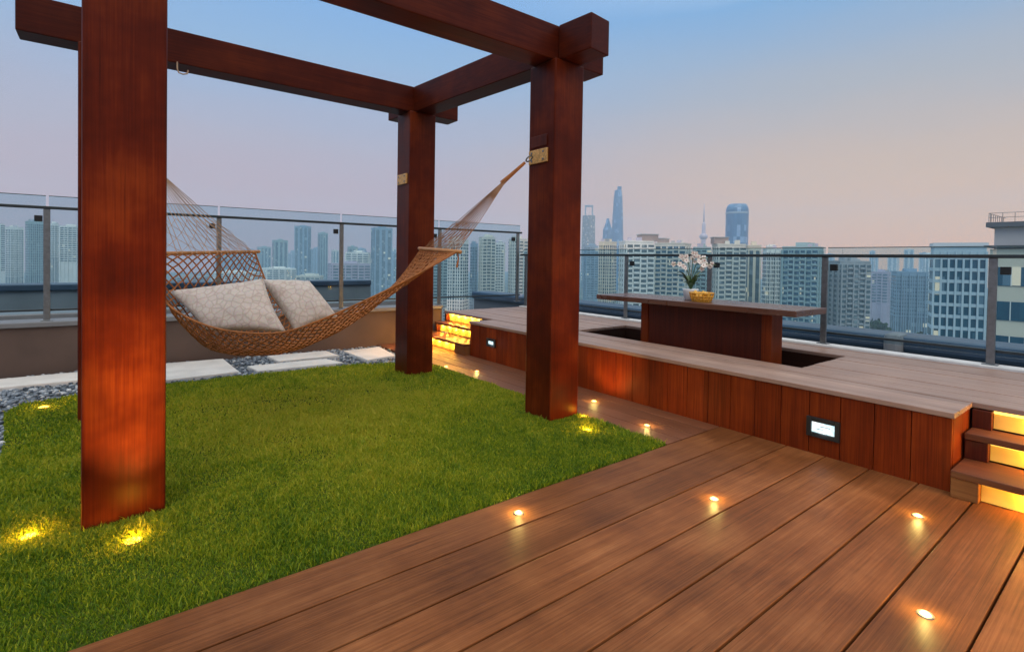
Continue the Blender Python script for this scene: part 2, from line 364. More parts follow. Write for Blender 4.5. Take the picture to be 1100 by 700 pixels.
SLABS = [[(.10, 7.05), (1.06, 6.98), (1.08, 6.10), (.10, 6.06)], [(1.20, 6.36), (2.06, 6.33), (2.16, 5.97), (1.24, 6.02)],
         [(1.52, 6.88), (2.24, 6.86), (2.27, 6.43), (1.55, 6.45)], [(2.42, 6.72), (2.95, 6.78), (2.86, 6.06), (2.44, 5.95)],
         [(-1.4, 7.02), (-.12, 6.98), (-.10, 6.52), (-1.4, 6.56)]]
SL = ['pale stone slab lying against the parapet just right of the large front post', 'long thin pale slab along the back edge of the grass',
      'small pale slab between the pebbles and the brown parapet', 'pale slab beside the foot of the middle pergola post', 'pale slab strip by the parapet left of the large front post']
for pts, lb in zip(SLABS, SL):
    bm = bmesh.new(); vs = [bm.verts.new((x, y, -.03)) for x, y in pts]; f = bm.faces.new(vs)
    ex = bmesh.ops.extrude_face_region(bm, geom=[f]); 
    for g in ex['geom']:
        if isinstance(g, bmesh.types.BMVert): g.co.z = .012
    bmesh.ops.recalc_face_normals(bm, faces=bm.faces[:]); bmesh.ops.bevel(bm, geom=bm.edges[:], offset=.006, segments=2, affect='EDGES')
    me = bpy.data.meshes.new('stepping_slab'); bm.to_mesh(me); bm.free(); me.materials.append(M['slab'])
    o = bpy.data.objects.new('stepping_slab', me); C.objects.link(o); tag(o, lb, 'paving slab', 'stepping slabs in the pebbles')
def make_pebbles():
    bm = bmesh.new(); bmesh.ops.create_icosphere(bm, subdivisions=1, radius=1); bm.verts.ensure_lookup_table(); bm.verts.index_update()
    tv = [v.co.copy() for v in bm.verts]; tf = [tuple(v.index for v in f.verts) for f in bm.faces]; bm.free()
    mb = MB(); rnd = random.Random(5); k = 0
    def ok(x, y):
        if inside(x, y, LAWN) or y > 7.12-.05*x: return False
        return not any(inside(x, y, s) for s in SLABS)
    while k < 5200:
        x, y = rnd.uniform(-1.7, 3.0), rnd.uniform(2.6, 7.15)
        if not ok(x, y): continue
        k += 1; r = rnd.uniform(.012, .030); e = Euler((rnd.uniform(0, 3), rnd.uniform(0, 3), rnd.uniform(0, 3))).to_matrix()
        s = Vector((r*rnd.uniform(.8, 1.3), r*rnd.uniform(.7, 1.1), r*.6)); z = rnd.uniform(-.028, -.008)
        rz = Euler((rnd.uniform(-.4, .4), rnd.uniform(-.4, .4), rnd.uniform(0, 6))).to_matrix()
        mb.add([rz @ Vector((v.x*s.x, v.y*s.y, v.z*s.z))+Vector((x, y, z)) for v in tv], tf)
    tag(mb.build('pebbles', M['pebble'], smooth=True), 'blue grey pebbles around the pale slabs', 'pebbles', kind='stuff')
make_pebbles()

# ------------------------------------------------------------------ pergola
PW = .31; Z0, Z1 = 2.812, 3.08; BW = .225
posts = [(-.108, 2.993, .318), (-.20, 4.991, .318), (2.687, 2.95, .308), (2.487, 4.991, .308)]
pg = thing('pergola', 'dark red timber pergola of four thick posts and crossing beams on the grass', 'pergola', (1.2, 4, 0))
pg_inv = Vector((-1.2, -4, 0))
def sh(mb): mb.v = [(a-1.2, b-4, c) for a, b, c in mb.v]; return mb
pobj = []
for x, y, w in posts:
    pobj.append(sh(MB().box(x, x+w, y, y+w, -.03, Z0-.001, .012)).build('post', M['post'], pg))
# beams: two along X (full), two along Y lapped through them
def beam(p0, p1, w, mat, z0=Z0, z1=Z1):
    p0 = Vector((*p0, 0)); p1 = Vector((*p1, 0)); d = (p1-p0); L = d.length; a = math.atan2(d.y, d.x)
    mt = Matrix.Translation(p0) @ Matrix.Rotation(a, 4, 'Z')
    mb = MB()
    bm = MB().box(0, L, -w/2, w/2, z0, z1, .007, mt)
    return sh(bm).build('beam', mat, pg)
cA0 = Vector((.05, 3.152)); cA1 = Vector((2.841, 3.104)); cB0 = Vector((-.04, 5.15)); cB1 = Vector((2.641, 5.145))
def ext(a, b, e0, e1):
    d = (b-a).normalized(); return (a-d*e0, b+d*e1)
beam(*ext(cA0, cA1, .45, .42), BW, M['beamx'])
beam(*ext(cB0, cB1, .50, .46), BW, M['beamx'])
# the crossing beams: pieces butted between and beyond the long ones
def cross(a, b, e0, e1):
    d = (b-a).normalized(); h = BW/2+.001
    beam(a+d*h, b-d*h, BW-.004, M['beamy'], Z0+.002, Z1-.002)
    for q, s, e in ((a, -1, e0), (b, 1, e1)):
        beam(q+d*s*h, q+d*s*e, BW-.004, M['beamy'], Z0+.002, Z1-.002)
cross(cA1, cB1, .43, .42); cross(cA0, cB0, .43, .42)
# hammock fixings: brass plates on the posts, a dark wooden block above one
def fixing(post, x, y0, y1, z, dark=True):
    p = sh(MB().box(x-.016, x+.002, y0, y1, z-.055, z+.055, .004)).build('hammock_plate', M['brass'], post)
    if dark:
        sh(MB().box(x-.010, x+.002, y0+.01, y1-.02, z+.075, z+.165, .004)).build('strap_block', M['tablebase'], post)
    for yy in (y0+.04, y1-.04):
        for zz in (z-.03, z+.03): sh(MB().box(x-.022, x-.0165, yy-.008, yy+.008, zz-.008, zz+.008, .002)).build('bolt', M['steel'], post)
fixing(pobj[2], 2.687, 3.02, 3.24, 2.075)
fixing(pobj[3], 2.487, 5.04, 5.26, 2.10, False)
fixing(pobj[1], -.20+.318+.014, 5.02, 5.20, 2.06, False)
sh(MB().tube([(.42, 5.04, Z0+.01), (.42, 5.04, Z0-.05), (.43, 5.04, Z0-.075), (.46, 5.04, Z0-.082), (.49, 5.04, Z0-.07), (.495, 5.04, Z0-.04)], .006)).build('hook', M['cordpale'], pg)

# ------------------------------------------------------------------ hammock
HA = Vector((2.62, 3.17, 2.055)); HB = Vector((.15, 5.03, 2.05))
ax = Vector((HB.x-HA.x, HB.y-HA.y, 0)); HL = ax.length; ax.normalize(); nn = Vector((.5893, .8079, 0))
def hp(t, off, z): 
    p = Vector((2.66, 3.2, 0))+Vector((.11-2.66, 5.06-3.2, 0))*t+nn*off; return Vector((p.x, p.y, z))
def cr(pts, s):
    n = len(pts)-1; x = min(max(s*n, 0), n-1e-6); i = int(x); u = x-i
    p = [Vector(pts[max(0, min(n, i+k))]) for k in (-1, 0, 1, 2)]
    return .5*((2*p[1])+(-p[0]+p[2])*u+(2*p[0]-5*p[1]+4*p[2]-p[3])*u*u+(-p[0]+3*p[1]-3*p[2]+p[3])*u**3)
near = [(.86, -.46, 1.25), (.835, -.45, .98), (.79, -.44, .83), (.70, -.43, .72), (.58, -.43, .70), (.49, -.42, .785), (.37, -.36, .96), (.27, -.30, 1.13), (.178, -.24, 1.305)]
cent = [(.785, .02, 1.262), (.80, .02, .86), (.79, .02, .55), (.71, .02, .46), (.60, .02, .50), (.49, .02, .64), (.39, .02, .86), (.31, .02, 1.07), (.23, .02, 1.318)]
farr = [(.765, .50, 1.285), (.738, .50, 1.06), (.71, .50, .86), (.65, .48, .70), (.57, .46, .69), (.48, .44, .78), (.39, .38, .95), (.34, .32, 1.1), (.285, .26, 1.333)]
def bed(s, w):
    a, c, b = cr(near, s), cr(cent, s), cr(farr, s)
    q = a*(w*(w-1)/2)+c*(1-w*w)+b*(w*(w+1)/2)
    return hp(*q)
ham = thing('hammock', 'orange brown rope net hammock with wooden spreader bars slung between two pergola posts', 'hammock', tuple(hp(.6, 0, .45)))
h0 = ham.location.copy()
def hs(mb): mb.v = [(a-h0.x, b-h0.y, c-h0.z) for a, b, c in mb.v]; return mb
NS, NW = 84, 28
def slack(i, j):
    k = min(1, i/5, (NS-i)/5)*min(1, j/2, (NW-j)/2)
    v = noise.noise_vector(Vector((i*.11, j*.23, 1)))*.016+noise.noise_vector(Vector((i*.7, j*.9, 4)))*.007
    return v*k
G = [[bed(i/NS, -1+2*j/NW)+slack(i, j) for j in range(NW+1)] for i in range(NS+1)]
mb = MB()
for i in range(NS):
    for j in range(NW+1):
        if (i+j) % 2 == 0:
            for dj in (-1, 1):
                if 0 <= j+dj <= NW: mb.tube([G[i][j], G[i+1][j+dj]], .0058, 4, False)
        
hs(mb).build('net_bed', M['cord'], ham)
mb = MB()
for j in (0, NW): mb.tube([G[i][j] for i in range(NS+1)], .0075, 6)
hs(mb).build('edge_rope', M['cord'], ham)
def bar(p, q):
    d = (q-p).normalized(); hs(MB().tube([p-d*.06, p-d*.05, q+d*.05, q+d*.06], [.010, .015, .015, .010], 10)).build('spreader_bar', M['bar'], ham, True)
bar(G[0][0], G[0][NW]); bar(G[NS][0], G[NS][NW])
def fan(row, apex, knot, mt):
    mb = MB(); k = len(row)
    for j, p in enumerate(row):
        q = apex+(p-apex)*.12
        mid = p*.5+q*.5+Vector((0, 0, -.015))
        if j % 3 != 1: mb.tube([p, mid+Vector((0, 0, .02*math.sin(j*2.1))), q, apex], .0029, 4, False)
    nd = lambda j, l: row[j]+(apex-row[j])*l+Vector((0, 0, .006*math.sin(j*1.7+l*40)))
    for q in range(5):               # loose diamond netting between the strings near the bar
        for j in range(0, k-2, 2):
            a, b = (j, j+2) if (q+j//2) % 2 else (j+2, j)
            mb.tube([nd(a, .03+q*.07), nd(b, .10+q*.07)], .0018, 4, False)
    hs(mb).build('end_strings', mt, ham)
    mb = MB(); d = (knot-apex)
    mb.tube([apex-d*.35, apex, apex+d*.8], [.022, .017, .012], 8)
    hs(mb).build('end_rope', M['cord'], ham)
    mb = MB(); c = knot; e1 = d.normalized(); e2 = e1.cross(Vector((.3, -.2, 1))).normalized()
    mb.tube([c+(e1*math.cos(t)+e2*math.sin(t))*.03 for t in [2*math.pi*i/14 for i in range(15)]], .006, 6, False)
    hs(mb).build('ring', M['steel'], ham)
rR = [G[NS][j] for j in range(0, NW+1)]; rL = [G[0][j] for j in range(0, NW+1)]
fan(rR, hp(.055, .0, 1.915), HA, M['cordmid'])
fan(rL, hp(.955, .0, 1.97), HB, M['cordpale'])
# tassel end hanging off the right spreader bar
e = G[NS][0]; hs(MB().tube([e, e+Vector((.01, -.005, -.05)), e+Vector((.0, .0, -.12))], [.007, .006, .009], 6)).build('rope_end', M['cord'], ham)

def pillow(name, label, corners, th):
    """corners tl,tr,br,bl in world; a stuffed cushion with pinched corners"""
    tl, tr, br, bl = [Vector(c) for c in corners]; c = (tl+tr+br+bl)/4
    nrm = (tr-tl).cross(bl-tl).normalized(); n = 22; vs = []; fs = []
    rnd = random.Random(sum(map(ord, label)))
    for side in (1, -1):
        for i in range(n+1):
            for j in range(n+1):
                u, v = i/n, j/n; p = (tl*(1-u)+tr*u)*(1-v)+(bl*(1-u)+br*u)*v
                a, b = 2*u-1, 2*v-1
                pin = 1-.07*((1-a*a)*abs(b)**3+(1-b*b)*abs(a)**3)
                q = c+(p-c)*pin
                t = th*(max(0, (1-a*a))*max(0, (1-b*b)))**.42
                t *= 1+.16*noise.noise(Vector((a*2.2, b*2.2, side+len(label))))+.10*noise.noise(Vector((a*6+b*3, b*5-a*2, 3*side+len(label))))*min(1, (abs(a)+abs(b)))
                vs.append(q-c+nrm*side*t)
    o = (n+1)**2
    for s in (0, 1):
        for i in range(n):
            for j in range(n):
                k = s*o+i*(n+1)+j; f = (k, k+1, k+n+2, k+n+1); fs.append(f if s else f[::-1])
    mb = MB().add(vs, fs); ob = mb.build(name, M['pillow'], smooth=True, loc=tuple(c))
    bm = bmesh.new(); bm.from_mesh(ob.data); bmesh.ops.remove_doubles(bm, verts=bm.verts[:], dist=.0004); bmesh.ops.recalc_face_normals(bm, faces=bm.faces[:]); bm.to_mesh(ob.data); bm.free()
    tag(ob, label, 'pillow', 'pillows in the hammock'); return ob
pillow('pillow', 'large pale patterned pillow lying nearest in the hammock net', [hp(.85, -.30, .985), hp(.655, -.10, 1.075), hp(.575, -.28, .685), hp(.745, -.38, .70)], .078)
pillow('pillow', 'pale pillow half hidden behind the larger one in the hammock', [hp(.675, -.02, 1.07), hp(.575, .18, 1.05), hp(.49, .12, .75), hp(.575, -.12, .66)], .09)

# ------------------------------------------------------------------ raised deck with pit, steps
YN, YF = .735, 5.60            # near and far end of its front wall
PX0, PX1, PY0, PY1 = 4.28, 5.16, 1.78, 4.27
CX = 5.55
rd = thing('raised_deck', 'raised wooden deck clad in red boards with pale weathered top boards', 'deck platform', (WX, 3, 0))
def rs_(mb): mb.v = [(a-WX, b-3, c) for a, b, c in mb.v]; return mb
# front cladding, one board at a time
mb = MB(); y = YN
rnd = random.Random(2)
while y < YF-.02:
    y1 = min(y+.185, YF); mb.box(WX-.0, WX+.03, y+.002, y1-.002, -.03, WZ-.034, .002); y = y1
rs_(mb).build('front_cladding', M['clad'], rd)
for yy, s in ((YN, 1), (YF, -1)):
    mb = MB()
    for k in range(2): mb.box(WX+.032+k*.19, WX+.22+k*.19, yy if s > 0 else yy-.03, yy+.03 if s > 0 else yy, -.03, WZ-.034, .002)
    rs_(mb).build('end_cladding', M['cladx'], rd)
# top boards running along Y: rim, outer field, far and near fields round the pit
mb = MB(); TH = .032
def boards(x0, x1, y0, y1):
    w = .145; k0 = math.floor((x0+10)/w)
    x = x0; k_ = int(x0*50)
    while x < x1-.004:
        xe = min((math.floor((x+10+1e-4)/w)+1)*w-10, x1)
        if xe-x > .012: mb.box(x+.003, xe-.003, y0, y1, WZ-TH, WZ-.0015*(k_ % 3), .004); k_ += 1
        x = xe
boards(WX-.012, 4.08, YN-.01, YF+.01); boards(4.08, PX0, -2.4, 6.95)
boards(PX0, PX1, -2.4, PY0); boards(PX0, PX1, PY1, 6.95); boards(PX1, CX, -2.4, 6.95)
rs_(mb).build('top_boards', M['top'], rd)
# body under the boards, and the pit lining
mb = MB()
mb.box(WX+.034, PX0-.02, YN+.034, YF-.034, -.06, WZ-TH-.002); mb.box(PX1+.02, CX, -2.4, 6.95, -.06, WZ-TH-.002)
mb.box(PX0-.018, PX1+.018, YN+.034, PY0-.02, -.06, WZ-TH-.002); mb.box(PX0-.018, PX1+.018, PY1+.02, YF-.034, -.06, WZ-TH-.002)
mb.box(4.16, PX1+.018, -2.4, YN+.032, -.06, WZ-TH-.002); mb.box(4.16, PX1+.018, YF-.032, 6.95, -.06, WZ-TH-.002)
rs_(mb).build('platform_body', M['dark'], rd)
mb = MB()
mb.box(PX0-.017, PX0-.001, PY0, PY1, 0, WZ-TH-.001); mb.box(PX1+.001, PX1+.017, PY0, PY1, 0, WZ-TH-.001)
mb.box(PX0, PX1, PY0-.017, PY0-.001, 0, WZ-TH-.001); mb.box(PX0, PX1, PY1+.001, PY1+.017, 0, WZ-TH-.001)
mb.box(PX0-.017, PX1+.017, PY0-.017, PY1+.017, -.05, -.002)
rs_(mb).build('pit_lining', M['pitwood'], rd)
rs_(MB().box(CX+.002, CX+.16, -2.4, 6.93, WZ-.25, WZ+.02, .006)).build('deck_edge_curb', M['curb'], rd)

def steps(y0, y1, inset0, inset1, label):
    st = thing('wooden_steps', label, 'steps', (3.63, (y0+y1)/2, 0), group='lit steps up to the raised deck')
    oy = (y0+y1)/2
    def s_(mb): mb.v = [(a-3.63, b-oy, c) for a, b, c in mb.v]; return mb
    rise = WZ/3; xs = [3.63, 3.92, 4.082]
    for k in range(2):
        z = rise*(k+1)
        s_(MB().box(xs[k]-.03, xs[k+1]+.02, y0, y1, z-.036, z, .004)).build('tread', M['tread'], st)
    for k in range(3):
        z = rise*k; x = xs[k]+.045
        s_(MB().box(x, x+.02, y0, y1, z+.001, z+rise-.037)).build('riser', M['endgrain'], st)
        a, b = (y0+inset0+(.04*k if inset0 else 0), y1-inset1+(.015*k if inset1 > .1 else 0))
        s_(MB().box(x-.012, x-.001, a, b, z+.006, z+rise-.054)).build('light_panel', M['led'], st)  # riser face, no lamp itself: tube light put into its emission
        s_(MB().box(x-.016, x-.001, a, b, z+rise-.052, z+rise-.039)).build('led_tube', M['ledtube'], st)
        al = bpy.data.lights.new('step_light', 'AREA'); al.shape = 'RECTANGLE'; al.size = b-a; al.size_y = .05; al.energy = 11*(b-a); al.color = (1, .43, .04)
        ao = bpy.data.objects.new('step_light', al); C.objects.link(ao); ao.parent = st; ao.location = (x-.022-3.63, (a+b)/2-oy, z+rise*.62); ao.rotation_euler = Vector((-.75, 0, -.65)).to_track_quat('-Z', 'X').to_euler()
        for q in range(5):
            lamp('led_bulb', (x-.034-3.63, a+(b-a)*(q+.5)/5-oy, z+rise-.058), 2.3*(b-a), (1, .46, .045), .008, st)
        # solid blocks beside each glowing panel
        for p0, p1 in ((y0, a-.002), (b+.002, y1)):
            if p1-p0 > .02: s_(MB().box(xs[k]-.02, x-.002, p0, p1, z+.001, z+rise-.038, .003)).build('side_block', M['endgrain'] if k == 0 else M['tablebase'], st)
    return st
steps(-1.5, YN-.013, .0, .118, 'wooden steps with glowing amber risers at the right edge of the deck')
steps(YF+.013, 6.9, .26, .05, 'wooden steps with glowing amber risers at the far end beyond the middle post')

# table sunk in the pit
tb = thing('table', 'long wooden table with thick overhanging top standing in the deck pit', 'table', (4.72, 2.95, 0))
def t_(mb): mb.v = [(a-4.72, b-3.1, c) for a, b, c in mb.v]; return mb
t_(MB().box(4.42, 5.02, 2.04, 4.24, .815, .868, .006)).build('tabletop', M['table'], tb)
t_(MB().box(4.55, 4.575, 2.38, 3.60, .0, .814, .003)).build('front_panel', M['tablebase'], tb)
t_(MB().box(4.70, 4.725, 2.38, 3.60, .0, .814, .003)).build('back_panel', M['tablebase'], tb)
t_(MB().box(4.535, 4.74, 2.29, 2.379, .0, .814, .004)).build('end_panel', M['cladx'], tb)
t_(MB().box(4.535, 4.74, 3.601, 3.69, .0, .814, .004)).build('end_panel', M['cladx'], tb)

# orchid pot and basket on it
op = thing('orchid_pot', 'potted orchid with pale pink blossoms in a white pot on the table', 'potted plant', (4.72, 3.06, .868))
MB().lathe([(.055, 0), (.062, .004), (.078, .10), (.080, .112), (.072, .112), (.068, .095)]).build('pot', M['pot'], op, True)
mb = MB(); rnd = random.Random(11)
for k in range(15):
    a = k*2.4; l = rnd.uniform(.15, .34) if k % 2 else rnd.uniform(.12, .2); d = Vector((math.cos(a), math.sin(a), 0)); s = Vector((-d.y, d.x, 0)); pts = []
    for i in range(7):
        u = i/6; c = d*(l*.55*u)+Vector((0, 0, .10+l*(1.5*u-.9*u*u))); w = .022*math.sin(math.pi*min(.97, u*.9+.1))
        pts += [c-s*w, c+Vector((0, 0, -.006)), c+s*w]
    mb.add(pts, [(3*i+j, 3*i+j+1, 3*i+j+4, 3*i+j+3) for i in range(6) for j in (0, 1)])
mb.build('leaves', M['leaf'], op, True)
Rw = Vector((Rh.x, Rh.y, 0))
stems = MB(); flowers = []
for k, (sx, hgt) in enumerate(((-.22, .36), (-.10, .42), (.04, .45), (.16, .42), (.24, .36))):
    fw = rnd.uniform(-.08, .08); pts = []
    for i in range(9):
        u = i/8; p = Rw*(sx*u**1.8)+Fh*(fw*u)+Vector((0, 0, .10+(hgt-.10)*math.sin(u*math.pi*.60)/math.sin(math.pi*.6)*1.0))
        pts.append(p)
    stems.tube(pts, .004, 5)
    for u in (.55, .65, .74, .82, .90, .98):
        i = u*8; p = pts[int(i)].lerp(pts[min(8, int(i)+1)], i-int(i)); flowers.append(p+Vector((rnd.uniform(-.03, .03), rnd.uniform(-.03, .03), rnd.uniform(-.03, .02))))
stems.build('stem', M['stem'], op)
def blossom(p):
    d = (Vector((0, 0, .1))-Fh+Vector((rnd.uniform(-.6, .6), rnd.uniform(-.6, .6), rnd.uniform(-.3, .3)))).normalized()
    e1 = d.cross(Vector((0, 0, 1))).normalized(); e2 = d.cross(e1); mb = MB()
    for k in range(5):
        a = k*2*math.pi/5+.3; r = e1*math.cos(a)+e2*math.sin(a); s = d.cross(r); L = .031
        mb.add([p, p+r*L*.5+s*.015+d*.006, p+r*L+d*.002, p+r*L*.5-s*.015+d*.006], [(0, 1, 2, 3)])
    o = mb.build('blossom', M['petal'], op)
    MB().lathe([(.002, -.006), (.006, 0), (.002, .007)], tuple(p+d*.006), 6).build('blossom_heart', M['petalheart'], o)
for p in flowers: blossom(p)
bk = thing('yellow_basket', 'small yellow wicker basket beside the white orchid pot', 'basket', (4.60, 2.86, .868))
mb = MB()
for k in range(18):
    a = 2*math.pi*k/18; c, s = math.cos(a), math.sin(a)
    mb.tube([(c*.085, s*.085, .004), (c*.105, s*.105, .05), (c*.112, s*.112, .085)], .006, 5)
for z, r in ((.008, .087), (.03, .098), (.052, .106), (.085, .113)):
    mb.tube([(math.cos(t)*r, math.sin(t)*r, z) for t in [2*math.pi*i/24 for i in range(25)]], .007, 5, False)
mb.build('basket_weave', M['basket'], bk)
MB().lathe([(.08, 0), (.085, .01), (.09, .02)]).build('basket_base', M['basket'], bk)
mb = MB(); rnd = random.Random(4)
for k in range(9):
    a = k*2.4; r = .02+.05*math.sqrt(k/9); mb.lathe([(.002, -.03), (.024, -.012), (.028, 0), (.024, .013), (.002, .03)], (math.cos(a)*r, math.sin(a)*r, .062+rnd.uniform(-.01, .02)), 10)
mb.build('fruit', plain('yellow_fruit', (.70, .36, .03), .4), bk, True)

# ------------------------------------------------------------------ railings and parapet
AL = -.05
def ly(x): return 7.266+AL*x
par = thing('parapet_wall', 'low brown rendered parapet behind the lawn with a grey coping', 'wall', (1.5, ly(1.5), 0))
def yp(mb): mb.v = [(a-1.5, b+AL*a-ly(1.5)+7.266, c) for a, b, c in mb.v]; return mb     # skewed along the railing line
yp(MB().box(-3, 4.05, -.10, .22, -.05, .475, .006)).build('wall', M['parapet'], par)
yp(MB().box(-3, 4.05, -.13, .24, .477, .53, .008)).build('coping', M['coping'], par)
def railing(label, org, dirv, length, posts_at, zb, zr, zg, side, loc, clamp):
    """glass railing along dirv; side = +1 puts the panes on the outer side of the posts"""
    t = thing('glass_railing', label, 'railing', loc, group='glass railings round the terrace')
    d = Vector((*dirv, 0)).normalized(); n = Vector((-d.y, d.x, 0))*side; o = Vector((*org, 0))-Vector(loc); a = math.atan2(d.y, d.x)
    def mtx(s, off, z): return Matrix.Translation(o+d*s+n*off+Vector((0, 0, z))) @ Matrix.Rotation(a, 4, 'Z')
    for s in posts_at:
        p = MB().box(-.027, .027, -.012, .012, zb, zr-.03, .003, mtx(s, 0, 0)).build('rail_post', M['steel'], t)
        MB().box(-.05, .05, -.035, .035, zb, zb+.008, .003, mtx(s, 0, 0)).build('base_plate', M['steel'], p)
        for zz in (zr-.13,):
            for sx in (clamp*.07,):
                MB().box(sx-.032, sx+.032, .016, .050, zz-.032, zz+.032, .004, mtx(s, 0, 0) if side > 0 else mtx(s, 0, 0) @ Matrix.Scale(-1, 4, (0, 1, 0))).build('glass_clamp', M['black'], p)
    MB().box(0, length, -.022, .022, zr-.03, zr, .005, mtx(0, 0, 0)).build('handrail', M['rail'], t)
    MB().box(0, length, -.012, .012, zb+.10, zb+.122, .004, mtx(0, .03, 0)).build('bottom_rail', M['rail'], t)
    ed = [0]+[s for s in posts_at if .1 < s < length-.1]+[length]
    for s0, s1 in zip(ed, ed[1:]):
        pn = MB().box(s0+.012, s1-.012, -.005, .005, zb+.07, zg-.008, 0, mtx(0, .034, 0)).build('glass_pane', M['pane'], t)
        MB().box(s0+.012, s1-.012, -.0055, .0055, zg-.0075, zg, 0, mtx(0, .034, 0)).build('pane_edge', M['paneedge'], pn)
XR = 5.63; YC = ly(5.63)
cosl = math.hypot(1, AL)
left_posts = [(x+3)*cosl for x in (-2.1, -.54, 1.04, 2.53, 4.05, 5.55)]
railing('glass railing on the parapet behind the hammock and lawn', (-3, ly(-3)), (1, AL), 8.63*cosl, left_posts, .53, 1.735, 1.85, 1, (1.5, ly(1.5), .53), -1)
rp = [YC-y for y in (6.85, 5.9, 4.66, 3.40, 2.144, .90, -.35, -1.6)]
railing('glass railing along the outer edge of the raised deck by the table', (XR, YC), (0, -1), YC+2.4, rp, WZ+.02, 1.355, 1.425, 1, (XR, 2.5, WZ), 1)

# ------------------------------------------------------------------ lights in deck, lawn and wall
WARM = (1, .62, .22)
def deck_light(x, y, label):
    t = thing('deck_light', label, 'deck light', (x, y, 0), group='small lights set into the deck boards')
    MB().lathe([(.027, -.01), (.027, .002), (.025, .0045), (.021, .0045), (.021, -.004)], n=20).build('trim_ring', M['steel'], t, True)
    MB().lathe([(.0205, -.005), (.019, .003), (.012, .006), (.003, .007)], n=16).build('lens', M['lampdeck'], t, True)
    lamp('deck_glow', (0, 0, .04), 1.1, (1, .74, .20), .012, t)
for x, y, lb in ((1.589, 1.96, 'small deck light close to the front edge of the grass'), (2.522, 1.468, 'small deck light in the middle of the open deck'),
                 (3.192, .76, 'small deck light in front of the low wall corner by the steps'), (2.31, .52, 'nearest deck light at the lower right of the deck'),
                 (3.234, 2.447, 'small deck light by the right corner of the lawn'), (3.40, 3.15, 'small deck light beside the right post at the foot of the lit wall'),
                 (3.211, 4.742, 'small deck light in the side boards below the far wall lamp'), (3.06, 5.15, 'small deck light beside the middle post near the far steps')):
    deck_light(x, y, lb)
def lawn_light(x, y, label, aim, power, glow=4.5):
    t = thing('lawn_uplight', label, 'uplight', (x, y, 0), group='amber uplights in the grass')
    MB().lathe([(.044, -.03), (.046, -.004), (.042, .002), (.036, .002), (.034, -.006)], n=20).build('housing', M['black'], t, True)
    MB().lathe([(.034, -.006), (.032, .002), (.018, .006), (.004, .007)], n=16).build('lens', M['lampwarm'], t, True)
    lamp('uplight_beam', (0, 0, .03), power, (1, .58, .10), .03, t, R(84), aim)
    t.children[-1].data.spot_blend = 1
    if power > 10:
        lamp('uplight_beam', (0, 0, .031), power*3.2, (1, .58, .10), .03, t, R(46), (aim[0]*.5, aim[1]*.35, 1)); t.children[-1].data.spot_blend = 1
    lamp('uplight_glow', (0, 0, .034), glow*.62, (1, .44, .03), .02, t)
lawn_light(.076, 2.763, 'amber uplight in front of the large front post', (.02, .24, 1), 62)
lawn_light(-.285, 3.067, 'amber uplight at the left side of the large front post', (.5, .1, 1), 7)
lawn_light(2.78, 2.635, 'amber uplight in front of the right pergola post', (0, .3, 1), 14, 4.5)
lawn_light(3.00, 2.885, 'amber uplight tucked against the right face of the right post', (.5, .2, 1), 6, 1.2)
lawn_light(-.432, 5.586, 'amber uplight in the far left corner of the grass', (.3, -.4, 1), 3, 2.6)
lamp('wall_wash', (3.40, 3.15, .05), 7, (1, .46, .07), .03, None, R(110), (.8, .1, .7))
def wall_light(y0, y1, z0, z1, label):
    yc, zc = (y0+y1)/2, (z0+z1)/2
    t = thing('wall_light', label, 'wall light', (WX, yc, zc), group='recessed lamps in the deck wall')
    w, h = (y1-y0)/2, (z1-z0)/2; b = .030
    mb = MB(); mb.box(-.022, -.001, -w, -w+b, -h, h, .004); mb.box(-.022, -.001, w-b, w, -h, h, .004); mb.box(-.022, -.001, -w+b, w-b, -h, -h+b, .004); mb.box(-.022, -.001, -w+b, w-b, h-b, h, .004)
    mb.build('frame', M['black'], t)
    MB().box(-.005, -.001, -w+b, w-b, -h+b, h-b).build('lens', M['lampcool'], t)
    mb = MB(); mb.box(-.0072, -.0055, -w+b+.03, w-b-.05, .006, .0105); mb.box(-.0072, -.0055, -w+b+.06, w-b-.03, -.013, -.009)
    mb.build('lens_rib', M['coping'], t)
    lamp('wall_lamp_glow', (-.05, 0, -.02), .12, (.7, .9, 1), .03, t)
wall_light(1.285, 1.485, .115, .245, 'bright recessed lamp in the red wall near the right steps')
wall_light(5.03, 5.21, .18, .28, 'bright recessed lamp in the far stretch of the red wall')

# ------------------------------------------------------------------ just outside the terrace
rc = thing('roof_coping', 'long navy metal roof coping just outside the right railing', 'roof edge', (8, 3, 0))
MB().box(-.1, .5, -6, 9, .16, .36, .05).build('coping_beam', M['navy'], rc)
MB().box(.0, .4, -6, 9, -6, .158).build('roof_wall', M['f_dark'], rc)
MB().box(-.2, .15, -.92, -.72, .12, .39, .06).build('joint_bracket', M['coping'], rc)
mb = MB()
for k in range(10): mb.box(-.012, .0-.001, -5.2+k*1.3, -4.6+k*1.3, -.45, .05)
mb.build('vent_grille', M['f_mauve'], rc)
lr = thing('lower_roof', 'dark flat roof edges stepped below the left railing', 'roof edge', (1, 12, 0))
MB().box(-14, 4, 0, .5, .58, .70, .02).build('upper_coping', M['navy'], lr)
MB().box(-14, 4, .05, .45, -6, .578).build('roof_wall', M['roofgrey'], lr)
MB().box(-14, 3.5, -2.6, -2.0, .30, .42, .02).build('lower_coping', M['coping'], lr)
MB().box(-14, 3.5, -2.55, -2.05, -6, .298).build('lower_wall', M['f_dark'], lr)

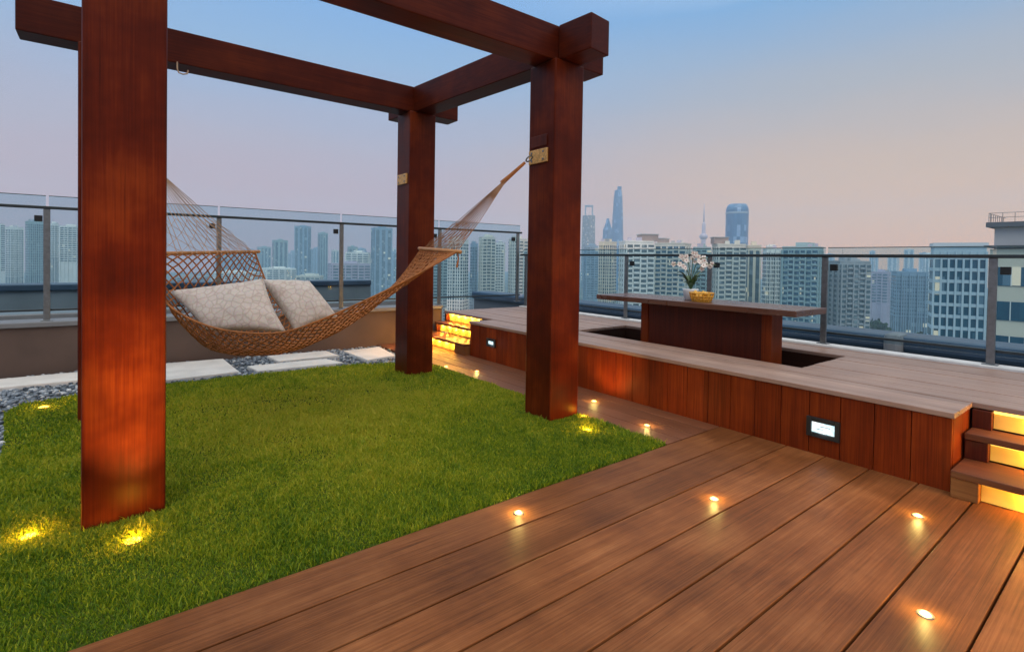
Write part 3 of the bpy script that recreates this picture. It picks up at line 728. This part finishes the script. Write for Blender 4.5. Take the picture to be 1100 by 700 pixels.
# ------------------------------------------------------------------ the city
CAMP = Vector((0, 0, EYE)); GROUND = -75
def hy(x): return 278.4+.016*(x-550)
def spot(x, D): 
    p = CAMP+(Fh+Rh*((x-550)/F_PX))*D; return p
def ztop(x, y, D): return EYE+(hy(x)-y)/F_PX*D
def gnd(o): return o
s = 2600
struct(MB().box(-s, s, -s, s, GROUND-1, GROUND).build('city_ground', M['ground']))
def frame_of(x0, x1, D, rot, dp):
    """centre, facing angle and size of a block whose two visible sides span the bearing x0..x1"""
    xc = (x0+x1)/2; W = (x1-x0)/F_PX*D
    c = spot(xc, D); view = (c-CAMP); view.z = 0; view.normalize()
    W *= view.dot(Fh)
    a = R(rot); w = max(W*.25, (W-dp*W*abs(math.sin(a)))/math.cos(a)); d = dp*W
    ang = math.atan2(view.y, view.x)-math.pi/2+a        # local +Y points away from the viewer
    return c, ang, w, d
def tower(name, label, x0, x1, yt, D, rot, style, dp=.8, group=None, box=None, bays=4, fl=3.1, wall='f_pale', glass='cg_teal', nf=20, crown=None):
    c, ang, w, d = frame_of(x0, x1, D, rot, dp)
    zt = ztop((x0+x1)/2, yt, D); H = zt-GROUND
    t = thing(name, label, 'building', (c.x, c.y, GROUND), ang, group)
    MB().box(-w/2, w/2, -d/2, d/2, 0, H).build('wall', M[wall], t)
    MB().box(-w/2-.25, w/2+.25, -d/2-.25, d/2+.25, H+.01, H+.9).build('roof_edge', M[wall], t)
    if style == 'flats':
        bw = w/bays; rnd = random.Random(int(x0*7+yt))
        for k in range(bays):         # projecting bays on the front, alternately deep
            xa = -w/2+k*bw; dep = 1.5 if k % 2 == 0 else .5
            MB().box(xa+bw*.04, xa+bw*.22, -d/2-dep, -d/2-.01, 0, H-1.2).build('pier', M[wall], t)
        sb = d/3
        for k in range(3):
            for sx in (-1, 1):
                xx = sx*w/2; MB().box(min(xx+sx*.01, xx+sx*.8), max(xx+sx*.01, xx+sx*.8), -d/2+k*sb+.3, -d/2+k*sb+sb*.35, 0, H-1.2).build('pier', M[wall], t)
        for k in range(nf):
            z1 = H-1.6-k*fl; z0 = z1-fl*.52
            MB().box(-w/2-.22, w/2+.22, -d/2-.3, d/2+.22, z0, z1).build('window_band', M[glass], t)
            if k % 1 == 0:
                for q in range(1, bays, 2):
                    xa = -w/2+q*bw
                    MB().box(xa+bw*.24, xa+bw*1.02, -d/2-1.1, -d/2-.32, z0-.9, z0+.15).build('balcony', M[wall], t)
    elif style == 'stripe':       # tall glazed columns between piers, thin floor lines
        nb = bays*2
        for k in range(nb):
            xa = -w/2+(k+.5)*(w/nb); g = w/nb*(.34 if k % 3 else .22)
            MB().box(xa-g, xa+g, -d/2-.2, -d/2-.01, 2, H-2.2).build('window_strip', M[glass], t)
            if k % 3 == 1: MB().box(xa+g+.05, xa+g+.05+w/nb*.25, -d/2-1.6, -d/2-.02, 0, H-.8).build('pier', M[wall], t)
        for k in range(3):
            for sx in (-1, 1):
                ya = -d/2+(k+.5)*(d/3); x_ = sx*w/2
                MB().box(min(x_+sx*.01, x_+sx*.2), max(x_+sx*.01, x_+sx*.2), ya-d*.1, ya+d*.1, 2, H-2.2).build('window_strip', M[glass], t)
        for k in range(nf):
            z1 = H-2.2-k*fl; MB().box(-w/2-.32, w/2+.32, -d/2-.42, d/2+.3, z1-.75, z1).build('floor_band', M[wall], t)
    elif style == 'glass':
        MB().box(-w/2-.12, w/2+.12, -d/2-.12, d/2+.12, 0, H-2.2).build('curtain_wall', M[glass], t)
        for k in range(bays+1):
            xa = -w/2+k*(w/bays); MB().box(xa-w*.02, xa+w*.02, -d/2-.45, -d/2-.121, 0, H-1).build('fin', M[wall], t)
        for k in range(nf):
            z1 = H-2.0-k*fl; MB().box(-w/2-.22, w/2+.22, -d/2-.26, d/2+.2, z1-.7, z1).build('floor_band', M[wall], t)
    elif style == 'far':
        nb = max(2, bays)
        for k in range(nb):
            xa = -w/2+(k+.5)*(w/nb); MB().box(xa-w/nb*.28, xa+w/nb*.28, -d/2-.25, -d/2-.01, H*.05, H-3).build('window_strip', M[glass], t)
            for sx in (-1, 1):
                ya = -d/2+(k+.5)*(d/nb); MB().box(min(sx*(w/2+.01), sx*(w/2+.25)), max(sx*(w/2+.01), sx*(w/2+.25)), ya-d/nb*.28, ya+d/nb*.28, H*.05, H-3).build('window_strip', M[glass], t)
    rr_ = random.Random(int(x0*13+yt*7))
    if style in ('flats', 'stripe'):
        for q in range(3):
            px, py, sz = rr_.uniform(-.38, .38)*w, rr_.uniform(-.4, .1)*d, rr_.uniform(.8, 1.9)
            MB().box(px-sz, px+sz, py-sz*.8, py+sz*.8, H+.905, H+.9+rr_.uniform(.9, 2.6)).build('roof_tank', M[rr_.choice(('f_grey', wall, 'f_mauve'))], t)
        if rr_.random() < .5:
            px = rr_.uniform(-.3, .3)*w; MB().tube([(px, 0, H+.9), (px, 0, H+rr_.uniform(5, 9))], [.14, .05], 5).build('antenna', M['f_dark'], t)
    if box:
        b0, b1, by = box   # roof house: bearings and top
        zz = ztop((b0+b1)/2, by, D)-GROUND; mid = ((b0+b1)-(x0+x1))/2/F_PX*D; hw = (b1-b0)/2/F_PX*D
        MB().box(mid-hw, mid+hw, -d*.3, d*.3, H+.91, zz).build('roof_house', M['f_brown'], t)
        MB().box(mid-hw-.4, mid+hw+.4, -d*.3-.4, d*.3+.4, zz+.01, zz+.6).build('roof_house_cap', M['f_grey'], t)
    elif style != 'glass':
        MB().box(-w*.18, w*.2, -d*.2, d*.25, H+.91, H+3.4).build('plant_room', M[wall], t)
    return t
GL = 'towers seen through the railing left of the front post'
tower('apartment_tower', 'white apartment tower cut by the left edge of the picture', -34, 5, 240, 756, 18, 'flats', group=GL, wall='f_white', bays=5, nf=22)
tower('apartment_tower', 'white apartment tower second from the left edge', 6, 25, 244, 720, 20, 'stripe', group=GL, wall='f_white', bays=4, nf=22)
tower('apartment_tower', 'pale teal apartment tower just left of the leftmost railing post', 27, 47, 238, 666, 14, 'stripe', group=GL, wall='f_teal', bays=4, nf=22)
tower('apartment_tower', 'slim white apartment tower just right of the leftmost railing post', 52, 63, 240, 774, 22, 'stripe', group=GL, wall='f_white', bays=3, nf=16)
tower('apartment_tower', 'white apartment tower half hidden by the left side of the front post', 64, 86, 243, 738, -16, 'flats', group=GL, wall='f_white', bays=4, nf=16)
GM = 'hazy blue towers behind the hammock'
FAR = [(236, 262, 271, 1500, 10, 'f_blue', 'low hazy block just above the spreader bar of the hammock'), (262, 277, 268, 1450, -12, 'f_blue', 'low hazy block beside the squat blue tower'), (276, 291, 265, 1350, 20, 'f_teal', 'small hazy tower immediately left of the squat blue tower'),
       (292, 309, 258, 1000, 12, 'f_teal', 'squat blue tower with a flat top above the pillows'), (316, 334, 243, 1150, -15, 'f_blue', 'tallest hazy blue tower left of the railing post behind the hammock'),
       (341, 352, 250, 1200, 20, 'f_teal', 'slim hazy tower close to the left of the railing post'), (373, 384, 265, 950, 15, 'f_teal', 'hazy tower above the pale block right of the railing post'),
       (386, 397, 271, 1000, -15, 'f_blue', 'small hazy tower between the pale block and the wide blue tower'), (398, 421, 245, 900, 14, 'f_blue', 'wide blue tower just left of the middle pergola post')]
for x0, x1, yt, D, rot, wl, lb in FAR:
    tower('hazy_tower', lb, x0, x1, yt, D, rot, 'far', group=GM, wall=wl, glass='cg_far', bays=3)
GO = 'lower pale blocks behind the hammock'
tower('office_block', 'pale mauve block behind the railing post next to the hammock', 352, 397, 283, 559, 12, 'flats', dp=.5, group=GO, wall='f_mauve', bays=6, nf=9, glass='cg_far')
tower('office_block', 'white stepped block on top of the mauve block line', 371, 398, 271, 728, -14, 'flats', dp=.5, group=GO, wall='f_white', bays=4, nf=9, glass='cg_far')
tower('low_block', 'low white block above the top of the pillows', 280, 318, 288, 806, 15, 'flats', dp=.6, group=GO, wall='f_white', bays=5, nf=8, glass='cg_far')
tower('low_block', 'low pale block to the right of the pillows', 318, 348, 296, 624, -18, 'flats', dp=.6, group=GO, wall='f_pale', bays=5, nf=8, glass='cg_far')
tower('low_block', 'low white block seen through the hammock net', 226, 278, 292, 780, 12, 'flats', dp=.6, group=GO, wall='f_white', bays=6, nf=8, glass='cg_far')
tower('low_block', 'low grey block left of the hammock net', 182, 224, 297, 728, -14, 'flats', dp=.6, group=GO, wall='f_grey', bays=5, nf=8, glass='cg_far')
GC = 'pale towers between the middle and right posts'
MID = [(460, 480, 264, 330, 16, 'f_teal', 'teal tower emerging right of the middle pergola post'), (481, 503, 258, 300, -20, 'f_white', 'broad white tower below the right spreader bar'),
       (505, 513, 262, 350, 18, 'f_blue', 'slim bluish tower between two white towers'), (514, 531, 255, 310, 15, 'f_pale', 'pale tower left of the corner railing post'),
       (532, 542, 261, 360, -12, 'f_white', 'narrow white tower directly behind the corner railing post'), (546, 566, 257, 300, 20, 'f_pale', 'pale tower just left of the right pergola post'),
       (569, 612, 259, 320, 14, 'f_sand', 'sandy tower hidden behind the right pergola post')]
for x0, x1, yt, D, rot, wl, lb in MID:
    tower('apartment_tower', lb, x0, x1, yt, D*1.6, rot, 'stripe' if int(x0) % 2 else 'flats', group=GC, wall=wl, bays=3, nf=24)
GR = 'apartment blocks behind the table'
tower('apartment_block', 'pale blue tower just right of the right pergola post', 627, 642, 264, 676, 12, 'flats', group=GR, wall='f_blue', bays=3, nf=22, glass='cg_far')
tower('apartment_block', 'sandy tower standing under the tall tapering skyscraper', 643, 662, 260, 494, -20, 'stripe', group=GR, wall='f_sand', bays=3, nf=22)
tower('apartment_block', 'apartment block with a brown roof house left of the orchid', 664, 701, 260, 331, 15, 'flats', group=GR, wall='f_white', bays=4, nf=24, box=(686, 704, 252))
tower('apartment_block', 'apartment block directly behind the orchid', 703, 742, 262, 357, -14, 'flats', group=GR, wall='f_pale', bays=5, nf=24, box=(708, 716, 256), glass='cg_blue')
tower('apartment_block', 'apartment block with a brown roof box in front of the round blue tower', 764, 800, 263, 338, 18, 'flats', dp=.6, group=GR, wall='f_pale', bays=4, nf=24, box=(765, 780, 255))
tower('apartment_block', 'narrow teal block close to the right of the orchid', 744, 763, 266, 390, 12, 'flats', dp=.6, group=GR, wall='f_teal', bays=3, nf=24)
tower('apartment_block', 'plain sandy slab right below the round blue tower', 801, 817, 264, 351, 10, 'far', group=GR, wall='f_sand', bays=2)
tower('apartment_block', 'white balcony block right of the plain sandy slab', 819, 838, 267, 377, 16, 'stripe', group=GR, wall='f_white', bays=4, nf=16)
tower('apartment_block', 'wide teal block left of the tall railing post behind the table end', 840, 884, 266, 312, -12, 'flats', group=GR, wall='f_teal', bays=6, nf=15, glass='cg_blue')
tower('apartment_block', 'balcony block with a plain grey end wall right of the tall railing post', 886, 934, 281, 325, 26, 'flats', group=GR, wall='f_grey', bays=5, nf=14)
tower('low_block', 'low coloured block beside the distant green trees', 936, 957, 292, 546, -14, 'flats', group=GR, wall='f_mauve', bays=3, nf=10, glass='cg_far')
tower('apartment_block', 'pale blue towers block left of the blue glass offices', 957, 997, 292, 442, 12, 'stripe', group=GR, wall='f_blue', bays=6, nf=12, glass='cg_far')
tower('glass_office', 'blue glass office block with pale vertical fins', 998, 1058, 265, 112, 8, 'glass', dp=.6, wall='f_mist', glass='cg_blue', bays=7, fl=2.5, nf=12)
# near grey building with the roof terrace on the right
D = 62; c, ang, w, d = frame_of(1060, 1230, D, -6, .7)
zt = ztop(1080, 238, D); H = zt-GROUND
gb = thing('roof_terrace_building', 'near grey building with a railed roof terrace at the right edge', 'building', (c.x, c.y, GROUND), ang)
MB().box(-w/2, w/2, -d/2, d/2, 0, H-3.2).build('wall', M['f_sand'], gb)
MB().box(-w/2+.3, w/2-.3, -d/2+.3, d/2-.3, H-3.19, H-.5).build('top_storey', M['f_grey'], gb)
MB().box(-w/2-.5, w/2+.5, -d/2-.5, d/2+.5, H-3.0, H-2.75).build('canopy_slab', M['f_dark'], gb)
MB().box(-w/2-.4, w/2+.4, -d/2-.4, d/2+.4, H-.49, H+.1).build('roof_slab', M['f_dark'], gb)
for k in range(12):
    xa = -w/2+k*w/11
    MB().box(xa-.025, xa+.025, -d/2-.3, -d/2-.25, H+.101, H+1.2).build('terrace_post', M['steel'], gb)
for z in (H+.65, H+1.2): MB().box(-w/2-.2, w/2+.2, -d/2-.31, -d/2-.24, z, z+.05).build('terrace_rail', M['steel'], gb)
for k in range(8):
    ya = -d/2+k*d/8
    MB().box(-w/2-.22, -w/2-.17, ya-.025, ya+.025, H+.101, H+1.2).build('terrace_post', M['steel'], gb)
MB().box(-w/2-.23, -w/2-.16, -d/2, d/2, H+1.2, H+1.25).build('terrace_rail', M['steel'], gb)
for k in range(5):
    z1 = H-5.4-k*4.2
    MB().box(-w/2-.08, w/2+.08, -d/2-.08, d/2+.08, z1-2.3, z1).build('window_band', M['cg_blue'], gb)
    for q in range(9):
        xa = -w/2+(q+.5)*w/9; MB().box(xa-.05, xa+.05, -d/2-.14, -d/2-.081, z1-2.3, z1).build('mullion', M['f_white'], gb)
rs2 = random.Random(21)
for k in range(34):
    xb = rs2.uniform(236, 424) if k < 20 else (rs2.uniform(930, 1000) if k < 27 else rs2.uniform(626, 900)); D = rs2.uniform(1500, 2500); wd = rs2.uniform(6, 15); yt = rs2.uniform(263, 277) if k < 27 else rs2.uniform(270, 280)
    tower('skyline_block', 'small pale hazy block in the farthest skyline', xb-wd/2, xb+wd/2, yt, D, rs2.uniform(-20, 20), 'far', group='faint blocks of the farthest skyline', wall=rs2.choice(('f_mist', 'f_pale', 'f_blue', 'f_mauve', 'f_white')), glass='cg_far', bays=2)
# landmark skyscrapers far off
def shaft(name, label, rings, D, xc, mat, n=20, sq=False, extra=None):
    """rings: (half width px, y px) from top to bottom; a tapering tower"""
    c = spot(xc, D); t = thing(name, label, 'skyscraper', (c.x, c.y, GROUND), math.atan2(c.y, c.x)-math.pi/2)
    prof = [(hw/F_PX*D, ztop(xc, y, D)-GROUND) for hw, y in rings][::-1]; prof = [(prof[0][0], 0)]+prof
    MB().lathe(prof, n=4 if sq else n).build('tower_shaft', mat, t, False)
    return t, (lambda px: px/F_PX*D), (lambda y: ztop(xc, y, D)-GROUND)
t, L_, Z_ = shaft('tapering_skyscraper', 'tallest blue tapering skyscraper with a notched top', [(3.6, 204), (4.6, 212), (5.6, 232), (6.4, 258)], 1400, 662.5, M['cg_tower'])
MB().box(L_(-1.0), L_(3.4), L_(-2), L_(2), Z_(203.9), Z_(200)).build('crown', M['cg_tower'], t)
t, L_, Z_ = shaft('stepped_skyscraper', 'hazy stepped skyscraper leaning close to the tallest one', [(1.2, 234), (2.4, 239), (3.6, 243), (5, 246), (5.4, 262)], 1300, 652, M['cg_tower'], sq=True)
t, L_, Z_ = shaft('framed_skyscraper', 'hazy skyscraper with an open square frame at its top', [(6.6, 231), (7.2, 262)], 1450, 631.5, M['cg_far'], sq=True)
MB().box(L_(-4.4), L_(-3.0), -L_(2), L_(2), Z_(231), Z_(222)).build('frame_leg', M['f_blue'], t); MB().box(L_(3.0), L_(4.4), -L_(2), L_(2), Z_(231), Z_(222)).build('frame_leg', M['f_blue'], t)
MB().box(L_(-4.4), L_(4.4), -L_(2), L_(2), Z_(221.9), Z_(220)).build('frame_top', M['f_blue'], t)
t, L_, Z_ = shaft('round_blue_tower', 'round deep blue glass tower with a shallow domed top', [(8.6, 219), (9.4, 220), (10.6, 222), (11.4, 225), (11.4, 262)], 800, 790.5, M['cg_tower'], 28)
MB().lathe([(L_(11.6), Z_(229.5)), (L_(11.6), Z_(228)), (L_(11.2), Z_(227))], n=28).build('crown_band', M['f_blue'], t)
c = spot(755, 1300); nt_ = thing('spire_tower', 'hazy needle tower with a ball and a long thin spire behind the orchid', 'tower', (c.x, c.y, GROUND))
k = 1300/F_PX; zz = lambda y: ztop(755, y, 1300)-GROUND
MB().lathe([(k*3.4, 0), (k*2.2, zz(258)), (k*1.8, zz(240)), (k*1.0, zz(238))]).build('shaft', M['f_mauve'], nt_, True)
MB().lathe([(k*.9, zz(241)), (k*.7, zz(230)), (k*.3, zz(218))], n=8).build('spire', M['f_mauve'], nt_, True)
MB().lathe([(k*.5, zz(258)), (k*3.2, zz(256)), (k*4.6, zz(253.5)), (k*3.2, zz(251)), (k*.5, zz(249))]).build('ball', M['f_mauve'], nt_, True)
MB().lathe([(k*.4, zz(243)), (k*1.6, zz(241.5)), (k*.4, zz(240))]).build('upper_ball', M['f_mauve'], nt_, True)
# trees standing by the low blocks
def far_tree(x, D, h, r, label):
    c = spot(x, D); t = thing('city_tree', label, 'tree', (c.x, c.y, GROUND), group='street trees among the towers')
    MB().tube([(0, 0, 0), (0, 0, h*.55)], [r*.12, r*.06], 6).build('trunk', M['bark'], t)
    rnd = random.Random(int(x)); mb = MB()
    for q in range(160):
        u = Vector((rnd.gauss(0, 1), rnd.gauss(0, 1), rnd.gauss(0, 1))).normalized()*rnd.random()**.4
        p = Vector((u.x*r, u.y*r, h*.68+u.z*h*.34)); e = Euler((rnd.uniform(0, 3), rnd.uniform(0, 3), rnd.uniform(0, 3))).to_matrix(); sz = r*.22
        mb.add([p+e @ Vector((a*sz, b*sz, 0)) for a, b in ((-1, -.5), (0, -1), (1, .3), (.2, 1), (-.9, .6))], [(0, 1, 2, 3, 4)])
    mb.build('crown', M['treecan'], t)
for x, D, h, r, lb in ((944, 400, 34, 10, 'distant tree just right of the balcony block'), (956, 330, 30, 11, 'distant round tree below the low coloured block'), (972, 320, 30, 11, 'distant tree below the pale blue towers'), (988, 330, 32, 12, 'distant tree next to the blue glass offices')):
    far_tree(x, D, h, r, lb)

# ------------------------------------------------------------------ haze, sky, sun
hz = MB().box(-s-20, s+20, -s-20, s+20, GROUND-2, 260).build('haze', plain('haze_air', (.5, .5, .5)))
hz['kind'] = 'stuff'; hz['label'] = 'blue evening haze over the city'; hz['category'] = 'haze'
hm = hz.data.materials[0]; nt = hm.node_tree; nt.nodes.clear()
out = nt.nodes.new('ShaderNodeOutputMaterial'); pv = nt.nodes.new('ShaderNodeVolumePrincipled')
pv.inputs['Color'].default_value = (.66, .82, 1.0, 1); pv.inputs['Density'].default_value = .00038; pv.inputs['Anisotropy'].default_value = .0
nt.links.new(pv.outputs[0], out.inputs['Volume']); hm.cycles.homogeneous_volume = True if hasattr(hm.cycles, 'homogeneous_volume') else False

w = bpy.data.worlds.new('World'); SC.world = w; w.use_nodes = True; nt = w.node_tree; L = nt.links
bg = nt.nodes['Background']
tc = N(nt, 'ShaderNodeTexCoord'); sep = N(nt, 'ShaderNodeSeparateXYZ'); L.new(tc.outputs['Generated'], sep.inputs[0])
nz = N(nt, 'ShaderNodeTexNoise', Scale=3.0, Detail=4, Roughness=.5); mpn = N(nt, 'ShaderNodeMapping'); mpn.inputs['Scale'].default_value = (1, 1, 5)
L.new(tc.outputs['Generated'], mpn.inputs['Vector']); L.new(mpn.outputs[0], nz.inputs['Vector'])
ad = N(nt, 'ShaderNodeMath', operation='MULTIPLY_ADD'); ad.inputs[1].default_value = .05; L.new(nz.outputs['Fac'], ad.inputs[0])
L.new(sep.outputs['Z'], ad.inputs[2])
el = N(nt, 'ShaderNodeMapRange'); el.inputs['From Min'].default_value = .025; el.inputs['From Max'].default_value = 1.025; L.new(ad.outputs[0], el.inputs['Value'])
left = ramp(nt, el.outputs[0], [(0, (.66, .36, .36)), (.10, (.58, .38, .42)), (.20, (.47, .44, .55)), (.34, (.28, .47, .74)), (.46, (.19, .43, .82)), (.62, (1.15, 1.22, 1.28)), (1, (1.55, 1.55, 1.5))])
right = ramp(nt, el.outputs[0], [(0, (1.08, .46, .14)), (.07, (.98, .51, .20)), (.15, (.76, .50, .32)), (.28, (.44, .46, .51)), (.42, (.20, .42, .72)), (.62, (1.15, 1.2, 1.25)), (1, (1.55, 1.55, 1.5))])
az = N(nt, 'ShaderNodeVectorMath', operation='DOT_PRODUCT'); az.inputs[1].default_value = tuple(Rh); L.new(tc.outputs['Generated'], az.inputs[0])
azr = N(nt, 'ShaderNodeMapRange'); azr.inputs['From Min'].default_value = -.25; azr.inputs['From Max'].default_value = .62; azr.interpolation_type = 'SMOOTHSTEP'; L.new(az.outputs['Value'], azr.inputs['Value'])
mx = N(nt, 'ShaderNodeMix', data_type='RGBA'); L.new(azr.outputs[0], mx.inputs[0]); L.new(left, mx.inputs[6]); L.new(right, mx.inputs[7])
sky = N(nt, 'ShaderNodeTexSky'); sky.sky_type = 'NISHITA'; sky.sun_disc = False; sky.sun_elevation = R(2); sky.sun_rotation = R(120)
sm = N(nt, 'ShaderNodeMix', data_type='RGBA', blend_type='ADD'); sm.inputs[0].default_value = .006; L.new(mx.outputs[2], sm.inputs[6]); L.new(sky.outputs[0], sm.inputs[7])
L.new(sm.outputs[2], bg.inputs['Color']); bg.inputs['Strength'].default_value = 1.0
sl = bpy.data.lights.new('sun', 'SUN'); sl.energy = 1.2; sl.angle = R(40); sl.color = (1, .86, .70)
so = bpy.data.objects.new('sun', sl); C.objects.link(so)
so.rotation_euler = (Vector((.35, .55, -.80))).to_track_quat('-Z', 'Y').to_euler()

SC.view_settings.view_transform = 'Standard'; SC.view_settings.look = 'None'; SC.view_settings.exposure = 0; SC.view_settings.gamma = 1
SC.render.engine = 'CYCLES'
SC.cycles.use_denoising = True
SC.cycles.max_bounces = 8; SC.cycles.diffuse_bounces = 3; SC.cycles.glossy_bounces = 3; SC.cycles.transparent_max_bounces = 24; SC.cycles.volume_bounces = 1
SC.cycles.sample_clamp_indirect = 4
